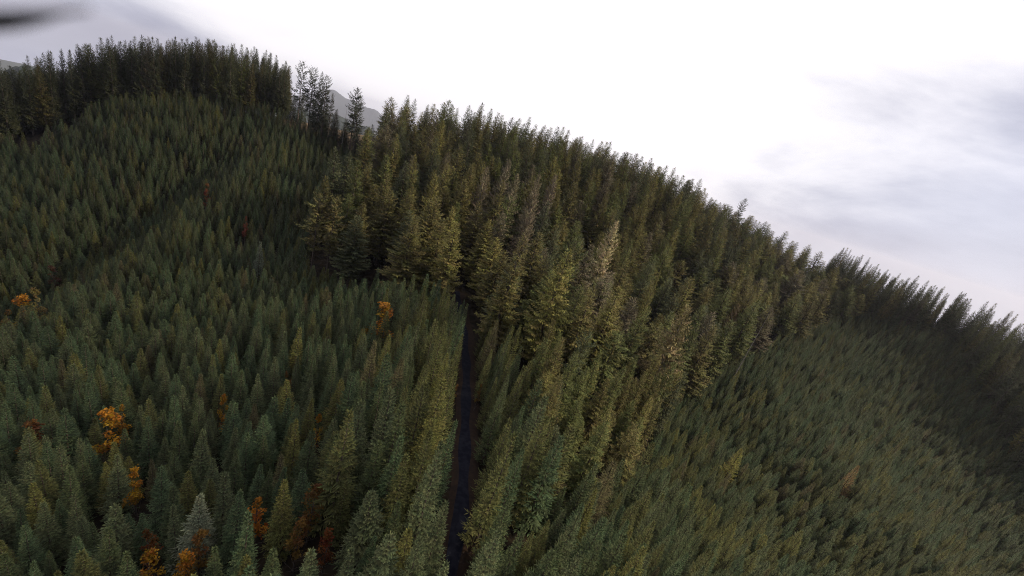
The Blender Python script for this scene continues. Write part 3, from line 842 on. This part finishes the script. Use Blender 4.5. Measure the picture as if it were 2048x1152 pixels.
rest_y = [t for t in TREES if id(t) not in chosen and t['zone'] != 'special' and t['kind'] == 'young']
rest_o = [t for t in TREES if id(t) not in chosen and t['zone'] != 'special' and t['kind'] != 'young']
mass_of_trees('young_fir_plantation', ['young'], rest_y, 'dense plantation of small young firs covering the left and right slopes', 'plantation')
mass_of_trees('old_fir_forest', ['old', 'open', 'pale'], rest_o, 'mass of old dark firs further back in the stand and along the ridges', 'forest')
print('TREES', len(TREES), 'young rest', len(rest_y), 'old rest', len(rest_o), 'smallest single', sel[YCAP - 1]['vis'], sel[-1]['vis'])


# ------------------------------------------------------------------ far hills
def hill(cx, cy, top, rx, ry, rot, mat, label, seed):
    rs = np.random.RandomState(seed); n, m = 120, 40; V = []; Fc = []
    ph = rs.uniform(0, 6.28, 12)
    ca, sa = math.cos(rot), math.sin(rot)
    for i in range(n + 1):
        for j in range(m + 1):
            u = -1 + 2 * i / n; v = -1 + 2 * j / m
            r = math.hypot(u, v)
            e = max(0.0, 1 - r * r) ** 1.1
            rg = 1 + 0.14 * math.sin(5 * u + ph[0]) + 0.08 * math.sin(11 * u + ph[1] + 2 * v) + 0.05 * math.sin(23 * u + ph[2]) + 0.06 * math.sin(9 * v + ph[3])
            x = u * rx; y = v * ry
            z = -700 + (top + 700) * e * rg / 1.15 + (rs.uniform(-6, 6) if e > 0 else 0)
            V.append((cx + x * ca - y * sa, cy + x * sa + y * ca, z))
    for i in range(n):
        for j in range(m):
            a = i * (m + 1) + j; Fc.append((a, a + m + 1, a + m + 2, a + 1))
    o = link('hills', mesh_from('hills', V, Fc, mat)); o['kind'] = 'structure'; o['label'] = label


M_HILL = simple_mat('far_forest', (0.016, 0.024, 0.020), (0.028, 0.036, 0.026), 0.05, bump=6)
hill(-6350, 12470, 20, 2300, 2200, rad(27), M_HILL, 'pale hazy ridge far behind the gap in the trees', 1)
hill(-1540, 3030, -125, 900, 700, rad(27), M_HILL, 'nearer green hillside behind the gap in the trees', 2)
hill(-1690, 1460, -150, 700, 500, rad(49), M_HILL, 'dark wooded hill behind the far left end of the ridge', 5)


# ------------------------------------------------------------------ the drone's own propeller, just inside the top left corner
def propeller():
    e = bpy.data.objects.new('drone_propeller', None); COL.objects.link(e)
    e['label'] = 'dark blurred tip of a drone propeller blade in the top left corner'; e['category'] = 'propeller'
    d = FWD + (180 - 1024) / FPX * RGT + (576 - 22) / FPX * UPV
    tip = Vector(d * 0.13)
    d2 = FWD + (-60 - 1024) / FPX * RGT + (576 - 46) / FPX * UPV
    out = (Vector(d2 * 0.13) - tip).normalized()
    hub = tip + out * 0.075
    up = Vector(UPV).cross(out).cross(out).normalized() * -1
    q = Matrix((out, up.cross(out).normalized(), up)).transposed().to_4x4()
    e.matrix_world = Matrix.Translation(hub) @ q
    for sg in (-1, 1):
        V = []; Fc = []; n = 16
        for i in range(n + 1):
            s = i / n; x = sg * (0.005 + 0.070 * s)
            ch = 0.0085 * (math.sin(math.pi * min(1, s * 0.8 + 0.25))) * (1 - s ** 6) + 0.0004; tw = rad(24 - 16 * s) * sg
            for k in range(8):
                a = 6.283 * k / 8; yy = ch * math.cos(a); zz = 0.0007 * math.sin(a) + 0.0006 * (1 - (yy / ch) ** 2)
                V.append((x, yy * math.cos(tw) - zz * math.sin(tw), yy * math.sin(tw) + zz * math.cos(tw)))
            if i:
                for k in range(8):
                    a0 = (i - 1) * 8 + k; a1 = (i - 1) * 8 + (k + 1) % 8; Fc.append((a0, a1, a1 + 8, a0 + 8))
        Fc.append(tuple(range(7, -1, -1))); Fc.append(tuple(n * 8 + k for k in range(8)))
        link('blade', mesh_from('blade', V, Fc, M_BLADE, smooth_=True), e)
    V = []; Fc = []; prof = [(0.0, -0.012), (0.007, -0.012), (0.0075, -0.002), (0.006, 0.003), (0.003, 0.0045), (0.0, 0.005)]
    for (r, z) in prof:
        for k in range(20): V.append((r * math.cos(6.283 * k / 20), r * math.sin(6.283 * k / 20), z))
    for i in range(len(prof) - 1):
        for k in range(20):
            a0 = i * 20 + k; a1 = i * 20 + (k + 1) % 20; Fc.append((a0, a1, a1 + 20, a0 + 20))
    link('hub', mesh_from('hub', V, Fc, M_BLADE, smooth_=True), e)


propeller()




def cloud():
    # unseen cloud added between the sun and the far left slopes to darken them
    rs = random.Random(8); V = []; Fc = []
    lift = 620.0; ox = lift / math.tan(SUN_EL) * math.sin(SUN_AZ); oy = lift / math.tan(SUN_EL) * math.cos(SUN_AZ)
    for k in range(34):
        q = rs.random(); sd = rs.uniform(-38, 38) * (0.5 + q)
        cx, cy = -80 - 400 * q + sd * 0.5 + ox, 5 + 235 * q + sd * 0.86 + oy
        cz = lift - 60 + rs.uniform(-15, 15); r = rs.uniform(28, 42) + 14 * q; n = 12; b = len(V)
        for i in range(n + 1):
            for j in range(n * 2):
                th = math.pi * i / n; ph = 2 * math.pi * j / (n * 2)
                f = 1 + 0.10 * math.sin(5 * th + k) * math.cos(4 * ph + k) + 0.06 * math.sin(9 * ph + 7 * th)
                V.append((cx + r * f * math.sin(th) * math.cos(ph), cy + r * f * math.sin(th) * math.sin(ph), cz + r * 0.55 * f * math.cos(th)))
        for i in range(n):
            for j in range(n * 2):
                j2 = (j + 1) % (n * 2); Fc.append((b + i * n * 2 + j, b + (i + 1) * n * 2 + j, b + (i + 1) * n * 2 + j2, b + i * n * 2 + j2))
    o = link('added_shade_cloud', mesh_from('added_shade_cloud', V, Fc, simple_mat('shade_cloud_surface', (0.75, 0.75, 0.78), (0.85, 0.85, 0.86), 0.02, rough=1.0), smooth_=True))
    o['kind'] = 'stuff'; o['label'] = 'added off-frame cloud, high on the right, that shades the far left slopes'
    q = [proj(np.array(v)) for v in V[::40]]; q = [p for p in q if p[2] > 0 and 0 < p[0] < 2048 and 0 < p[1] < 1152]
    print('CLOUD in frame', len(q))


cloud()
HAZE = True
if HAZE:
    me = bpy.data.meshes.new('haze'); s = 16000; z0, z1 = -1000, 160
    V = [(-s, -s, z0), (s, -s, z0), (s, s, z0), (-s, s, z0), (-s, -s, z1), (s, -s, z1), (s, s, z1), (-s, s, z1)]
    me.from_pydata(V, [], [(0, 3, 2, 1), (4, 5, 6, 7), (0, 1, 5, 4), (1, 2, 6, 5), (2, 3, 7, 6), (3, 0, 4, 7)])
    hm_ = bpy.data.materials.new('air'); hm_.use_nodes = True; t = hm_.node_tree; t.nodes.clear()
    v = nd(t, 'ShaderNodeVolumePrincipled'); v.inputs['Color'].default_value = (0.88, 0.88, 1.0, 1); v.inputs['Density'].default_value = 0.00005
    v.inputs['Anisotropy'].default_value = 0.3
    o_ = nd(t, 'ShaderNodeOutputMaterial'); t.links.new(v.outputs[0], o_.inputs['Volume'])
    me.materials.append(hm_)
    hz = link('haze', me); hz['kind'] = 'stuff'; hz['label'] = 'thin pale haze in the air over the valley'
    SC.cycles.volume_bounces = 0
